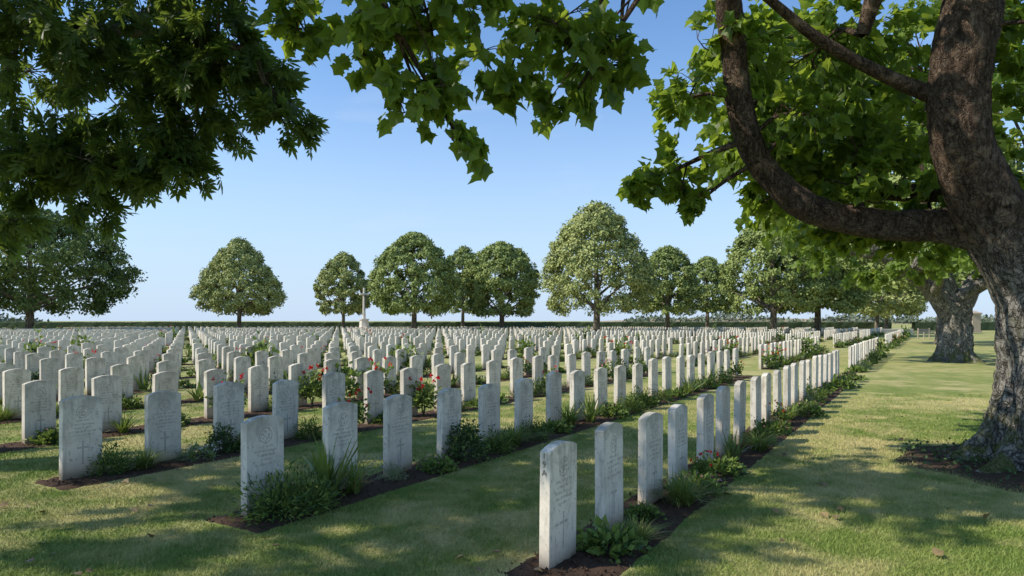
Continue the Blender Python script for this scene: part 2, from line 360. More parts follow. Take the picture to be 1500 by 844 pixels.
def mk(kind,lod):
    q=[1,.35,.14][lod]; z=[1,1.5,2.2][lod]; N=lambda n:max(6,int(n*q))
    if kind=='daylily_plant': return join([blades(N(70),.5,.022*z,.75,0,.8,4 if lod==0 else 2),blades(N(8),.42,.02*z,.9,7,1.0,3)])
    if kind=='iris_plant': return join([blades(N(45),.55,.03*z,.5,0,.35,4 if lod==0 else 2),blades(N(25),.4,.028*z,.8,2,.5,3)])
    if kind=='tufted_grass_plant': return join([blades(N(260),.3,.007*z,1.0,0,.7,3),blades(N(40),.28,.007*z,1.1,7,.7,3)])
    if kind=='lavender_plant': return join([dome(N(900),.26,.27,.045*z,0,T_NARROW,0,.4),dome(N(500),.24,.3,.05*z,1,T_NARROW,0,.3)])
    if kind=='box_shrub': return join([dome(N(1300),.19,.34,.032*z,1,T_DIA,.02,.6),dome(N(200),.2,.36,.03*z,0,T_DIA,.02,.85)])
    if kind=='geranium_plant': return join([dome(N(420),.24,.16,.055*z,0),dome(N(200),.22,.12,.05*z,1),flower(N(12),.22,.12,.2,.016*z,4,5)])
    if kind=='daisy_plant': return join([dome(N(380),.22,.12,.04*z,2,T_NARROW),dome(N(160),.2,.1,.04*z,0),flower(N(50),.22,.08,.15,.012*z,5,6)])
    if kind=='heuchera_plant': return join([dome(N(230),.22,.14,.075*z,0,T_DIA,0,.4),dome(N(80),.2,.1,.07*z,1)])
    if kind=='catmint_plant': return join([dome(N(520),.2,.2,.035*z,2,T_NARROW),flower(N(60),.22,.16,.34,.012*z,8,4),blades(N(60),.33,.005*z,.7,2,.2,2)])
    if kind=='rose_bush':
        a=dome(N(420),.24,.36,.055*z,0,T_DIA,.16,.3); b=dome(N(200),.2,.3,.05*z,1,T_DIA,.12,.2)
        return join((stems(7,.2,.5) if lod==0 else stems(2,.1,.4))+[a,b,flower([8,7,3][lod],.28,.35,.64,.04*[1,1.2,1.4][lod],3,12 if lod==0 else 6)])
    if kind=='pink_rose_bush':
        a=dome(N(420),.22,.34,.055*z,0,T_DIA,.14,.3); b=dome(N(160),.2,.3,.05*z,1,T_DIA,.12,.2)
        return join([a,b,flower([8,6,3][lod],.24,.3,.58,.04*[1,1.2,1.4][lod],4,12 if lod==0 else 6)])
    if kind=='green_bush':
        return join([dome(N(520),.28,.5,.06*z,0,T_DIA,.1,.3),dome(N(200),.22,.4,.055*z,1,T_DIA,.1,.2)])
KINDS=['daylily_plant','iris_plant','tufted_grass_plant','lavender_plant','box_shrub','geranium_plant','daisy_plant','heuchera_plant','catmint_plant','rose_bush','pink_rose_bush','green_bush']
PW=np.array([.10,.07,.13,.12,.05,.13,.08,.12,.05,.08,.025,.055]); PW/=PW.sum()
LIB={(k,l):[mk(k,l) for _ in range(3 if l==0 else 2)] for k in KINDS for l in (0,1,2)}
MEL={}
def near_plant(kind,x,y,sc):
    v=int(R.integers(3)); key=(kind,v)
    if key not in MEL:
        T=LIB[(kind,0)][v]; MEL[key]=mesh_np(kind,T[0],T[1],PL,mi=T[2],rnd=T[3])
    obj(kind,MEL[key],loc=(x,y,.01),rotz=R.random()*6.28,scale=sc)
EXP={0:[(.37,'heuchera_plant',1.0),(.62,'tufted_grass_plant',.7),(1.25,'geranium_plant',.6),(1.8,'tufted_grass_plant',1.1),(2.3,'geranium_plant',.9),(2.62,'rose_bush',.55),(3.2,'heuchera_plant',1.0),(3.9,'iris_plant',.7),(4.7,'tufted_grass_plant',1.),(5.3,'lavender_plant',.9),(6.1,'geranium_plant',1.),(6.9,'rose_bush',.6),(7.6,'daylily_plant',.7)],
     1:[(.0,'lavender_plant',1.25),(.25,'lavender_plant',1.05),(.62,'iris_plant',1.1),(.85,'daylily_plant',.8),(1.45,'catmint_plant',.7),(2.0,'geranium_plant',.8),(2.62,'box_shrub',1.15),(3.2,'lavender_plant',.9),(3.7,'tufted_grass_plant',1.15),(4.2,'lavender_plant',.9),(4.9,'heuchera_plant',1.),(5.5,'daylily_plant',1.0),(6.,'iris_plant',.9),(6.8,'geranium_plant',1.2),(7.5,'lavender_plant',1.)],
     2:[(.25,'lavender_plant',.95),(.55,'tufted_grass_plant',.9),(1.2,'daisy_plant',1.1),(1.53,'box_shrub',.85),(1.9,'geranium_plant',1.),(2.8,'lavender_plant',.9),(3.5,'rose_bush',1.),(4.4,'geranium_plant',.9),(5.3,'rose_bush',1.2),(6.1,'lavender_plant',1.)],
     3:[(.9,'geranium_plant',1.),(1.8,'daylily_plant',.8),(2.6,'geranium_plant',1.),(3.6,'rose_bush',1.2),(4.6,'lavender_plant',1.),(5.3,'rose_bush',1.3),(6.2,'green_bush',.9),(7.1,'rose_bush',1.)]}
far1=[];far2=[]
for k in range(NROW):
    lst=[]
    for bi,(s0,cnt) in enumerate(BLK):
        s0=s0+SOFF[k]; s=s0-.1
        if k in EXP and bi==0:
            lst+= [(a+s0,b,c) for a,b,c in EXP[k]]; s=EXP[k][-1][0]+.7+s0
        while s<s0+(cnt-1)*SP+.2:
            kd=R.choice(KINDS,p=PW)
            lst.append((s,kd,.75+.5*R.random())); s+=.38+.5*R.random()
    for s,kd,sc in lst:
        x,y=sn(s,k*ROW-.2+R.normal()*.07)
        if y>95 or x<-.8*y-7 or x>.8*y+9: continue
        if y<13: near_plant(kd,x,y,sc)
        else:
            l=1 if y<32 else 2
            if l==2 and (R.random()<.35 or (kd=='rose_bush' and R.random()<.4)): continue
            T=LIB[(kd,l)][int(R.integers(2))]; a=R.random()*6.28; c_,s_=math.cos(a),math.sin(a); V=T[0]*sc
            if kd in('rose_bush','green_bush') and R.random()<.35: V=V*1.4
            (far1 if l==1 else far2).append((np.column_stack([V[:,0]*c_-V[:,1]*s_+x,V[:,0]*s_+V[:,1]*c_+y,V[:,2]]),T[1],T[2],T[3]))
for nm,ff in (('bed_planting',far1),('bed_planting',far2)):
    P=join(ff); obj(nm,mesh_np(nm,P[0],P[1],PL,mi=P[2],rnd=P[3]))

# soil clods, fallen leaves
n=9000; y=3.6+R.random(n)**1.4*8; x=-.8*y+R.random(n)*1.6*y; mk_=in_bed(x,y); x=x[mk_];y=y[mk_]; n=len(x)
TE=(np.array([[1,0,-.4],[-.6,.9,-.4],[-.6,-.9,-.4],[0,0,.8]])*.5,np.array([[0,1,3],[1,2,3],[2,0,3]]))
P=place(TE,np.column_stack([x,y,np.full(n,.025)]),rdir(n),rdir(n,.5),.012+.022*R.random(n)); obj('soil_clods',mesh_np('soil_clods',P[0],P[1],[M_SOIL]))
n=110; y=3.4+R.random(n)*9; x=-.75*y+R.random(n)*1.5*y
P=place(T_LOBE,np.column_stack([x,y,np.full(n,.03)]),rdir(n)*np.array([1,1,.2]),rdir(n)*.4+np.array([0,0,1]),.035+.05*R.random(n))
obj('fallen_leaves',mesh_np('fallen_leaves',P[0],P[1],[leaf_mat('brown_leaf',(.13,.08,.04),(.28,.2,.09),0)],rnd=P[3]))

# grass blades
BX,BY=5.9,7.35
def grass(n,y0,y1,wd,ht,pw):
    y=y0+R.random(n)**pw*(y1-y0); x=(R.random(n)*1.64-.82)*y
    m=~in_bed(x,y)&((x-BX)**2+(y-BY)**2>1.3); x=x[m];y=y[m];n=len(x)
    a=R.random(n)*6.283; l=ht*(.5+.8*R.random(n)); w=wd*(.7+.6*R.random(n)); ln=R.normal(size=(n,2))*.6*l[:,None]
    b=np.column_stack([x,y,np.zeros(n)]); sd=np.column_stack([np.cos(a),np.sin(a),np.zeros(n)])*w[:,None]*.5
    V=np.stack([b-sd,b+sd,b+np.column_stack([ln,l])],1).reshape(-1,3); F=np.arange(3*n).reshape(-1,3)
    return V,F,np.zeros(n),np.repeat(R.random(n),3)
P=join([grass(230000,3.0,7.5,.005,.026,1.0),grass(120000,7.5,15,.009,.028,1.2)])
obj('grass',mesh_np('grass',P[0],P[1],[M_BLADE],rnd=P[3]))

# ---------------------------------------------------------------- near trees
def closest(nodes,p):
    d=np.linalg.norm(nodes-p,axis=1); return nodes[np.argmin(d)]
def grow(limbs,ells,T,leaf_len,mi_leaf,droop=.35,start=.25,dens=1.0):
    """limbs: list of (pts,rads). ells: (centre, radii, ntips, leaves/tip, sizemul)"""
    parts=[];nodes=[]
    for P,r in limbs: nodes.append(catmull(P,8)[6:])
    nodes=np.concatenate(nodes); LP=[];LD=[];LS=[]
    for c,rad,nt,nl,sm in ells:
        nl=int(nl*dens)
        c=np.array(c,float);rad=np.array(rad,float); p=closest(nodes,c); L=np.linalg.norm(c-p)
        mid=(p+c)/2+np.array([0,0,.12*L])+R.normal(size=3)*.06*L
        sub=catmull([p,mid,c],8); parts.append(tube([p,mid,c],[.02+.012*L,.018+.005*L,.010],6,5))
        loc=[sub[3:]]
        for j in range(max(2,nt//14)):   # secondary branches
            e=c+rdir(1)[0]*rad*.6; q=sub[R.integers(5,len(sub))]; m=(q+e)/2+R.normal(size=3)*.08
            parts.append(tube([q,m,e],[.013,.009,.005],5,3)); loc.append(catmull([q,m,e],5)[1:])
        ln=np.concatenate(loc)
        for j in range(nt):
            d=rdir(1)[0]; tip=c+d*rad*(R.random()**.45); q=closest(ln,tip+R.normal(size=3)*.1)
            l=np.linalg.norm(tip-q); m=(q+tip)/2+np.array([0,0,.1*l]); tw=catmull([q,m,tip-np.array([0,0,droop*.3*l])],5)
            parts.append(tube([q,m,tw[-1]],[.006,.004,.002],3,2))
            tt=start+(1-start)*R.random(nl)**.7; idx=tt*(len(tw)-1); i0=np.minimum(idx.astype(int),len(tw)-2); f=(idx-i0)[:,None]
            pp=tw[i0]*(1-f)+tw[i0+1]*f; dirn=nz(tw[-1]-tw[0])+rdir(nl)*1.0; dirn[:,2]-=droop
            LP.append(pp+R.normal(size=(nl,3))*.03*sm); LD.append(dirn); LS.append(np.full(nl,leaf_len*sm))
    LP=np.concatenate(LP);LD=np.concatenate(LD);LS=np.concatenate(LS)*(.6+.6*R.random(len(LP)))
    leaves=place(T,LP,LD,rdir(len(LP))*.8+np.array([0,0,.8]),LS)
    return parts,leaves
def trunk(x,y,rads,H,lobes=6,seg=72,top=None,flare=1.0,wob=.05):
    zs=np.concatenate([np.linspace(-.1,.8,26),np.linspace(.85,H,40)]); a=np.linspace(0,2*np.pi,seg,endpoint=False); V=[]
    for z in zs:
        t=max(z,0)/H; r=rads[0]*(1-t)+rads[1]*t
        fl=math.exp(-max(z,0)/.28)*flare
        for q in a:
            lob=.5+.5*math.cos(lobes*q+1.3*math.sin(q*2)+.8)
            rr=r*(1+fl*(.25+.75*lob**1.5)+.07*math.cos(3*q+z)+.04*lob)
            v=Vector((math.cos(q)*3.3,math.sin(q)*3.3,z*1.6))
            rr*=1+wob*noise.noise(v)*1.8+wob*.8*noise.noise(v*3.1)+wob*.6*noise.noise(v*7)
            dx=(top[0]-x)*t**1.5 if top else 0; dy=(top[1]-y)*t**1.5 if top else 0
            V.append((x+dx+math.cos(q)*rr,y+dy+math.sin(q)*rr,z))
    V=np.array(V);n=len(zs);i=np.arange(n-1)[:,None]*seg;j=np.arange(seg)[None];j2=(j+1)%seg
    A=(i+j).ravel();B=(i+j2).ravel();C=(i+seg+j2).ravel();E=(i+seg+j).ravel()
    F=np.vstack([np.column_stack([A,B,C]),np.column_stack([A,C,E])]); return V,F,np.zeros(len(F)),np.zeros(len(V))
def tree_obj(name,x,y,wood,leaves,bark,leafm):
    e=bpy.data.objects.new(name,None); COL.objects.link(e); e.location=(x,y,0)
    W=join(wood); a=W[0]-np.array([x,y,0]); obj('trunk_and_limbs',mesh_np('trunk_and_limbs',a,W[1],[bark],smooth=True),parent=e)
    b=leaves[0]-np.array([x,y,0]); obj('leaves',mesh_np('leaves',b,leaves[1],[leafm],rnd=leaves[3]),parent=e); return e
# right-hand plane tree
limbs=[([(5.9,7.35,1.2),(5.68,7.33,1.9),(5.14,7.3,2.75),(4.74,7.2,3.5),(4.66,7.1,4.3),(4.74,7.0,5.1),(4.3,6.6,7.0),(3.6,6.2,8.6)],[.40,.42,.34,.30,.28,.26,.2,.1]),
 ([(5.2,7.4,2.5),(4.85,7.75,2.68),(4.3,7.95,2.72),(3.5,8.0,2.92),(2.95,8.0,3.4),(2.65,7.95,4.1),(2.5,7.8,5.0),(2.0,7.1,6.2),(.6,6.2,6.6),(-1.2,5.7,6.2),(-2.2,5.6,5.6)],[.18,.18,.17,.165,.16,.15,.14,.12,.09,.06,.03]),
 ([(5.9,7.35,1.5),(6.2,7.5,3.0),(6.5,7.9,5.2),(6.6,8,8)],[.46,.40,.3,.15]),
 ([(4.7,7.25,3.9),(4.0,7.35,4.25),(3.3,7.3,4.6),(2.7,7.2,5.0),(1.6,6.8,5.6)],[.10,.075,.06,.05,.03]),
 ([(5.2,7.5,2.9),(5.7,8.5,3.2),(5.3,9.6,3.4),(4.7,10.5,3.6)],[.18,.15,.11,.05]),
 ([(3.95,7.2,6.6),(3.9,7.2,5.4),(3.8,7.4,4.7)],[.12,.11,.07])]
ells=[((-.7,6,4.15),(.95,.8,.5),46,9,1),((-.8,6,3.55),(.45,.45,.3),22,8,1),((-.38,6,3.05),(.18,.2,.25),6,8,1),((-1.25,6,4.0),(.5,.5,.35),16,8,1),
 ((.55,6.5,4.2),(.75,.8,.5),38,9,1),((.5,6.4,3.6),(.35,.3,.22),12,8,1),((1.0,6.4,4.0),(.3,.4,.35),12,8,1),((-1.95,6.2,4.25),(.4,.5,.33),16,8,1),((0,6.2,3.75),(.35,.3,.2),12,8,1),
 ((-1.2,6,5.3),(2.0,2.2,.6),50,8,1.2),((1.2,6,5.6),(1.8,2.2,.8),48,8,1.2),((1.0,5,6.8),(2.5,2.2,.8),44,8,1.4),((-2,4.6,6.2),(2,1.8,.7),44,8,1.4),((-1,7.2,5.9),(1.6,1.2,.6),16,8,1.2),
 ((1.85,8,3.35),(.55,.5,.4),26,9,1),((2.0,8,4.15),(.5,.5,.5),20,9,1),((2.15,8,2.95),(.22,.3,.25),9,8,1),((1.45,8,3.15),(.25,.3,.2),7,8,1),
 ((2.7,8.3,4.9),(.8,.8,.7),36,9,1),((3.8,8.6,4.9),(1.4,1.0,1.1),84,10,1.1),((3.5,8.9,3.9),(.9,.6,.7),54,10,1.05),((4.3,8.7,3.7),(1.1,.9,.6),60,10,1.1),((5.5,8.3,4.2),(1.2,1.0,1.6),80,10,1.1),
 ((5.4,9,2.75),(.9,.7,.42),38,9,1),((4.5,9.4,2.75),(.7,.5,.35),26,9,1),((3.5,9.5,3.25),(.6,.5,.5),28,9,1),((5.2,10.5,4.2),(1.8,1.2,1.6),90,10,1.3),((6.6,8.2,3.2),(.8,1,.9),30,9,1.1),
 ((3.2,9.6,4.3),(.9,.6,.9),54,9,1.1),((4.2,10.2,5.2),(1.4,.8,1.2),66,9,1.3),((4.4,9.6,3.4),(1.0,.6,.5),46,9,1.1),
 ((4.8,7,7.4),(3.2,3,1.6),50,9,1.5),((4.1,6.7,5.6),(.7,.6,.5),14,9,1),((5.35,6.7,4.4),(.3,.3,.8),16,9,.9),((5.6,6.85,2.9),(.3,.25,.6),12,9,.8),((4.0,7.5,3.15),(.5,.25,.25),14,9,.8),((3.3,7.6,3.9),(.5,.3,.5),16,9,.9)]
parts,lv=grow(limbs,ells,T_LOBE,.145,0,.35,dens=1.2)
parts+= [tube(P,r,40,22,0,.14) for P,r in limbs[:3]]+[tube(P,r,12,6,0,.1) for P,r in limbs[3:]]+[trunk(BX,BY,(.57,.46),2.2,7,120,(5.78,7.35),1.1,.1)]
tree_obj('plane_tree',BX,BY,parts,lv,M_BARK2,L_NEAR)
# left-hand chestnut tree, trunk outside the view
AX,AY=-10.2,6.8
limbs=[([(AX,AY,0),(AX+.1,AY,1.8),(AX+.3,AY,3.5),(AX,AY,6),(AX,AY,9)],[.45,.38,.33,.24,.08]),
 ([(AX+.2,AY,3.0),(-8.4,7.2,4.2),(-6.4,7.8,4.9),(-4.6,8,5.0),(-3.0,7.8,4.7)],[.2,.16,.11,.07,.03]),
 ([(AX+.2,AY,4.0),(-8.4,6,5.6),(-6,5.4,6.4),(-4.2,5.2,6.4)],[.18,.13,.09,.04]),
 ([(AX+.2,AY,2.8),(-8,7.8,3.4),(-6.2,8.3,3.6),(-5,8.3,3.4)],[.13,.1,.06,.03]),
 ([(AX,AY,5),(-9.5,4.5,6.5),(-8.5,2.8,7)],[.15,.1,.04]),([(AX,AY,6),(-8.8,7.8,7.4),(-6.5,8,7.6)],[.15,.1,.04])]
ells=[((-5.0,8,4.7),(1.8,1.5,1.05),140,12,1),((-3.45,7.8,4.5),(.85,.9,.75),58,11,1),((-5.4,8.2,3.5),(1.3,.9,.5),84,12,1),((-3.3,7.5,5.4),(.8,1.0,.6),34,10,1),
 ((-2.6,7.8,3.85),(.35,.4,.22),11,8,1),((-2.8,7.8,4.3),(.4,.4,.4),18,9,1),((-4.05,8,3.4),(.65,.5,.33),32,10,1),((-3.7,8,3.85),(.55,.5,.35),24,10,1),((-5.0,8.3,2.95),(.35,.4,.2),10,9,1),((-6.3,8.3,2.9),(.7,.5,.4),22,10,1),
 ((-8.2,6.5,5.4),(2.4,2.6,1.5),78,9,1.45),((-6.5,4.8,6.1),(2.4,2.0,1.0),66,9,1.45),((-9.5,6,8.4),(3,3.5,1.6),62,9,1.7),((-8.7,3.2,6.9),(2.4,1.8,1.1),56,9,1.6),((-6.4,7.8,7.2),(2.2,1.6,.9),36,9,1.5),((-4.3,5.3,6.6),(1.6,1.6,.6),34,9,1.4)]
parts,lv=grow(limbs,ells,T_COMP,.24,0,.55)
parts+=[tube(limbs[0][0],limbs[0][1],24,10,0,.06)]+[tube(P,r,10,6) for P,r in limbs[1:]]
tree_obj('chestnut_tree',AX,AY,parts,lv,M_BARK,L_LEFT)
# soil around the plane tree
V=[(BX,BY,.07)]; nr=14;ns=60
for i in range(1,nr+1):
    for j in range(ns):
        q=j/ns*6.283; r=i/nr*1.55*(1+.16*noise.noise(Vector((math.cos(q)*2,math.sin(q)*2,1)))); z=.07*(1-(i/nr)**2)+.02*noise.noise(Vector((math.cos(q)*r*5,math.sin(q)*r*5,0)))*(i<nr)
        V.append((BX+math.cos(q)*r,BY+math.sin(q)*r,z if i<nr else -.01))
F=[(0,1+j,1+(j+1)%ns) for j in range(ns)]
for i in range(nr-1):
    for j in range(ns):
        a=1+i*ns+j;b=1+i*ns+(j+1)%ns; F+=[(a,a+ns,b+ns),(a,b+ns,b)]
obj('tree_base_soil',mesh_np('tree_base_soil',V,F,[M_SOIL],smooth=True))
n=1100;a=R.random(n)*6.28;r=.65+.85*R.random(n)**1.3; P=place(T_DIA,np.column_stack([BX+r*np.cos(a),BY+r*np.sin(a),.05+.05*R.random(n)]),rdir(n),rdir(n,1.),.03+.03*R.random(n))
obj('ivy_groundcover',mesh_np('ivy_groundcover',P[0],P[1],[PL[1]],rnd=P[3]))

# ---------------------------------------------------------------- mid / far trees
def crown(R0,z0,z1,ncl,nlf,size,p=1.7,q=.75,tm=.3,irr=.1,cr=.2):
    P=[];Dn=[]
    H=z1-z0; sd=R.random()*50
    for i in range(ncl):
        t=R.random()**.95; a=R.random()*6.283
        f=(1-((t-tm)/(1-tm))**p)**q if t>tm else (.70+.30*math.sin(t/tm*math.pi/2))
        rr=R0*f*(1+irr*noise.noise(Vector((math.cos(a)*1.5,math.sin(a)*1.5,t*3+sd))))*(R.random()**.16)
        c=np.array([math.cos(a)*rr*.9,math.sin(a)*rr*.9,z0+H*t*.95]); r=R0*cr*(.6+.7*R.random())
        d=rdir(nlf,.25); out=nz(c*np.array([1,1,.0])+np.array([0,0,.3]))
        d=nz(d+out*.45); u=R.random(nlf)**.35
        P.append(c+d*u[:,None]*r*np.array([1,1,.7])); Dn.append(nz(d+out*.5))
    P=np.concatenate(P);Dn=np.concatenate(Dn); n=len(P)
    dd=rdir(n)+Dn*.3; dd[:,2]-=.5
    return place(T_DIA,P,dd,Dn+rdir(n)*.35,size*(.6+.8*R.random(n)))
def far_tree(name,x,y,Rr,z0,z1,ncl=360,nlf=95,size=.29,mat=L_LIME,tr=.28,**k):
    k.setdefault('cr',.13); k.setdefault('irr',.06)
    lv=crown(Rr,z0,z1,ncl,nlf,size,**k); wood=[tube([(0,0,-.2),(0,0,.5),(.05,0,z0),(0,.1,(z0+z1)*.5),(0,0,z1*.85)],[tr*1.6,tr*1.05,tr*.85,tr*.5,.05],12,4)]
    for i in range(9):
        a=i*.7+R.random(); zb=z0*.8+R.random()*(z1-z0)*.3; e=Rr*(.55+.3*R.random())
        wood.append(tube([(0,0,zb),(math.cos(a)*e*.5,math.sin(a)*e*.5,zb+.9+R.random()),(math.cos(a)*e,math.sin(a)*e,zb+1.6+2*R.random())],[tr*.45,tr*.25,.03],6,3))
    o=np.array([x,y,0]); lv=(lv[0]+o,)+lv[1:]; wood=[(w[0]+o,)+w[1:] for w in wood]
    return tree_obj(name,x,y,wood,lv,M_BARK,mat)
far_tree('lime_tree',-34,85,5.8,2.7,11.9,tm=.22,p=1.35,q=.8)
far_tree('lime_tree',-23.5,95,4.2,2.7,11.2,260,mat=L_LIME,tr=.25,tm=.3,p=1.7)
far_tree('lime_tree',-11.5,80,5.5,2.6,12.0,mat=L_LIME2,tm=.34,p=1.9,tr=.34)
far_tree('lime_tree',-7.6,105,4.5,3.0,13.2,240,mat=L_LIME2,p=2)
far_tree('lime_tree',-1.3,85,5.1,2.5,11.4,mat=L_LIME2,tm=.42,p=2.1,q=.62,tr=.34)
far_tree('lime_tree',8.4,68,6.1,2.5,13.5,420,size=.26,tm=.26,p=1.5,q=.72,mat=L_LIME,tr=.36)
far_tree('lime_tree',20.0,88,4.6,2.6,11.4,280,mat=L_LIME2,p=2,tr=.32)
far_tree('lime_tree',26.0,68,5.4,2.6,12.3,360,size=.26,tm=.36,p=1.9,mat=L_LIME2,tr=.36)
far_tree('lime_tree',32.2,72,5.6,2.6,11.8,330,mat=L_LIME2,tm=.4,p=2,tr=.36)
far_tree('lime_tree',28,98,4.6,2.9,10.8,240,mat=L_LIME2,p=2)
far_tree('lime_tree',47,88,6.0,2.6,11,220,size=.34,mat=L_LIME,p=2)
far_tree('lime_tree',57,104,6.0,2.6,10,200,size=.34,mat=L_LIME,p=2)
far_tree('oak_tree',-53,75,10,2.9,14.0,430,90,.36,mat=L_OAK,tr=.45,tm=.4,p=2.2,irr=.35,cr=.12)
far_tree('plane_tree',29.2,46.1,6.5,4.0,15,260,90,.34,mat=L_LIME2,tr=.5,tm=.4,p=2.2,irr=.2)
# second big tree on the right with visible limbs
x,y=17.3,26.7
limbs=[([(x,y,1.6),(x-1.2,y-.3,2.9),(x-3,y-.6,4.0),(x-5,y-.5,5.2),(x-6.5,y,6.0)],[.42,.30,.22,.14,.05]),([(x,y,1.8),(x+.9,y,3.2),(x+2.2,y,5),(x+3,y,8)],[.42,.32,.22,.08]),
 ([(x,y,1.8),(x-.3,y+.5,4),(x-.8,y+.8,7),(x-1,y,11)],[.42,.32,.22,.08]),([(x-.9,y,2.5),(x-1.6,y-1.6,3.2),(x-3.4,y-3,3.4)],[.2,.15,.05]),([(x,y,2.4),(x+1.5,y-1.5,3.6),(x+3.5,y-3,4.4)],[.25,.18,.06]),([(x,y,2.2),(x-2,y+1.5,4.2),(x-4.5,y+3,4.6)],[.25,.18,.06])]
ells=[]
for i in range(46):
    a=R.random()*6.28; t=R.random(); rr=6.8*math.sqrt(max(.05,1-((t-.3)/.72)**2))*R.random()**.4
    ells.append(((x+math.cos(a)*rr,y+math.sin(a)*rr,3.9+t*10),(1.5,1.5,1.0),26,11,1.5))
ells+=[((x-5.3,y-.5,4.2),(1.6,1.4,.9),36,12,1.3),((x-3,y-2.5,3.6),(1.6,1.2,.6),34,12,1.3),((x+1,y-3,3.7),(1.8,1.2,.6),36,12,1.3),((x-6.0,y,5.4),(1.4,1.4,1.2),36,12,1.3),((x+3.5,y-1.5,4),(1.5,1.4,.8),30,12,1.3),((x-1.6,y-2.6,4.0),(1.4,1.0,.7),40,12,1.3),((x-3.8,y-1,3.2),(1.1,1.0,.5),24,12,1.2)]
parts,lv=grow(limbs,ells,(T_DIA[0]*np.array([1.5,1,1]),T_DIA[1]),.2,0,.3)
parts+=[tube(P,r,20,10,0,.12) for P,r in limbs]+[trunk(x,y,(.56,.48),2.3,7,72,None,.8,.11)]
tree_obj('plane_tree',x,y,parts,lv,M_BARK3,leaf_mat('plane_leaf_pale',(.09,.15,.025),(.21,.29,.055),.45,(.42,.56,.07)))  # paler green than the nearer plane tree's leaves

# ---------------------------------------------------------------- boundary hedge, far country
M_HEDGE=flat_mat('clipped_hedge',(.06,.085,.04),.9,.5,2)
def hedge(p,q,h,w=.9):
    p=np.array(p,float);q=np.array(q,float); L=np.linalg.norm(q-p); d=(q-p)/L; nn=np.array([-d[1],d[0]]); N=int(L/.8); Vs=[];Fs=[]
    prof=[(-w/2,0),(-w/2,h*.5),(-w/2+.04,h-.08),(-w/2+.12,h),(w/2-.12,h),(w/2-.04,h-.08),(w/2,0)]; m=len(prof)
    for i in range(N+1):
        for a,z in prof:
            b=p+d*L*i/N+nn*a; Vs.append((b[0]+R.normal()*.03,b[1]+R.normal()*.04,z+(R.normal()*.03 if z>0 else -.05)))
    for i in range(N):
        for j in range(m-1):
            a=i*m+j; Fs+=[(a,a+1,a+m+1),(a,a+m+1,a+m)]
    Fs=np.array(Fs); Vs=np.array(Vs)
    n=int(L*45); u=R.random(n)*L; a=(R.random(n)-.5)*w; z=np.where(R.random(n)<.5,h,R.random(n)*h); a=np.where(z<h,-w/2,a); b=p+d*u[:,None]+nn*a[:,None]
    lf=place(T_DIA,np.column_stack([b,z]),rdir(n),rdir(n,.3),.12)
    P=join([(Vs,Fs,np.zeros(len(Fs)),np.zeros(len(Vs))),(lf[0],lf[1],np.ones(len(lf[1])),lf[3])])
    obj('clipped_hedge',mesh_np('clipped_hedge',P[0],P[1],[M_HEDGE,L_OAK],mi=P[2],rnd=P[3]))
hedge((-130,97),(62,112),1.4); hedge((66,112.2),(150,118),1.4)
n=5200; xx=np.concatenate([R.random(n)*330+60,-(R.random(1500)*120+250)]); hgt=1.5+4*np.array([max(0,.5+noise.noise(Vector((a*.03,0,0)))*1.4) for a in xx])
yy=360+R.normal(size=len(xx))*8; P=place(T_DIA,np.column_stack([xx,yy,hgt*R.random(len(xx))]),rdir(len(xx)),rdir(len(xx)),2.0)
obj('distant_treeline',mesh_np('distant_treeline',P[0],P[1],[L_FAR],rnd=P[3]))
# low stubble hill
V=[];F=[];nx,ny=40,6
for j in range(ny):
    for i in range(nx):
        u=i/(nx-1);v=j/(ny-1); V.append((20+u*220,330+v*160,-1+ 4.6*math.sin(u*math.pi)**.8*math.sin(v*math.pi)+.4*noise.noise(Vector((u*9,v*3,0)))))
for j in range(ny-1):
    for i in range(nx-1):
        a=j*nx+i;F.append((a,a+1,a+nx+1,a+nx))
obj('distant_hill',mesh_np('distant_hill',V,F,[flat_mat('stubble_field',(.38,.3,.19),.9,.15,.05)],smooth=True))

# ---------------------------------------------------------------- cross of sacrifice
t=NT('memorial_stone'); c=t.mix(t.noise(t.pos(),2,5),(.62,.56,.47),(.76,.70,.61)); M_MEM=t.fin(t.bsdf(c,.85,.2))
M_BRZ=flat_mat('bronze',(.08,.07,.05),.5)
def prism(bm,n,z0,z1,r0,r1,rot=0,cx=0,cy=0):
    a=[bm.verts.new((cx+r0*math.cos(rot+i*2*math.pi/n),cy+r0*math.sin(rot+i*2*math.pi/n),z0)) for i in range(n)]
    b=[bm.verts.new((cx+r1*math.cos(rot+i*2*math.pi/n),cy+r1*math.sin(rot+i*2*math.pi/n),z1)) for i in range(n)]
    bm.faces.new(a[::-1]);bm.faces.new(b)
    for i in range(n): bm.faces.new((a[i],a[(i+1)%n],b[(i+1)%n],b[i]))
def hbox(bm,x0,x1,y0,y1,z0,z1):
    v=[bm.verts.new((x,y,z)) for z in (z0,z1) for x,y in((x0,y0),(x1,y0),(x1,y1),(x0,y1))]
    for f in((3,2,1,0),(4,5,6,7),(0,1,5,4),(1,2,6,5),(2,3,7,6),(3,0,4,7)): bm.faces.new([v[i] for i in f])
e=bpy.data.objects.new('memorial_cross',None); COL.objects.link(e); e.location=(-19.5,90,0); e.rotation_euler=(0,0,.9); e.scale=(.85,.85,.9)
def bmobj(name,fn,mat,parent):
    bm=bmesh.new(); fn(bm); me=bpy.data.meshes.new(name); bm.to_mesh(me); bm.free(); me.materials.append(mat); return obj(name,me,parent=parent)
o8=math.pi/8
bmobj('stepped_base',lambda b:(prism(b,8,0,.4,1.9,1.9,o8),prism(b,8,.4,.8,1.45,1.45,o8),prism(b,8,.8,1.9,.8,.7,o8),prism(b,8,1.9,2.05,.82,.82,o8)),M_MEM,e)
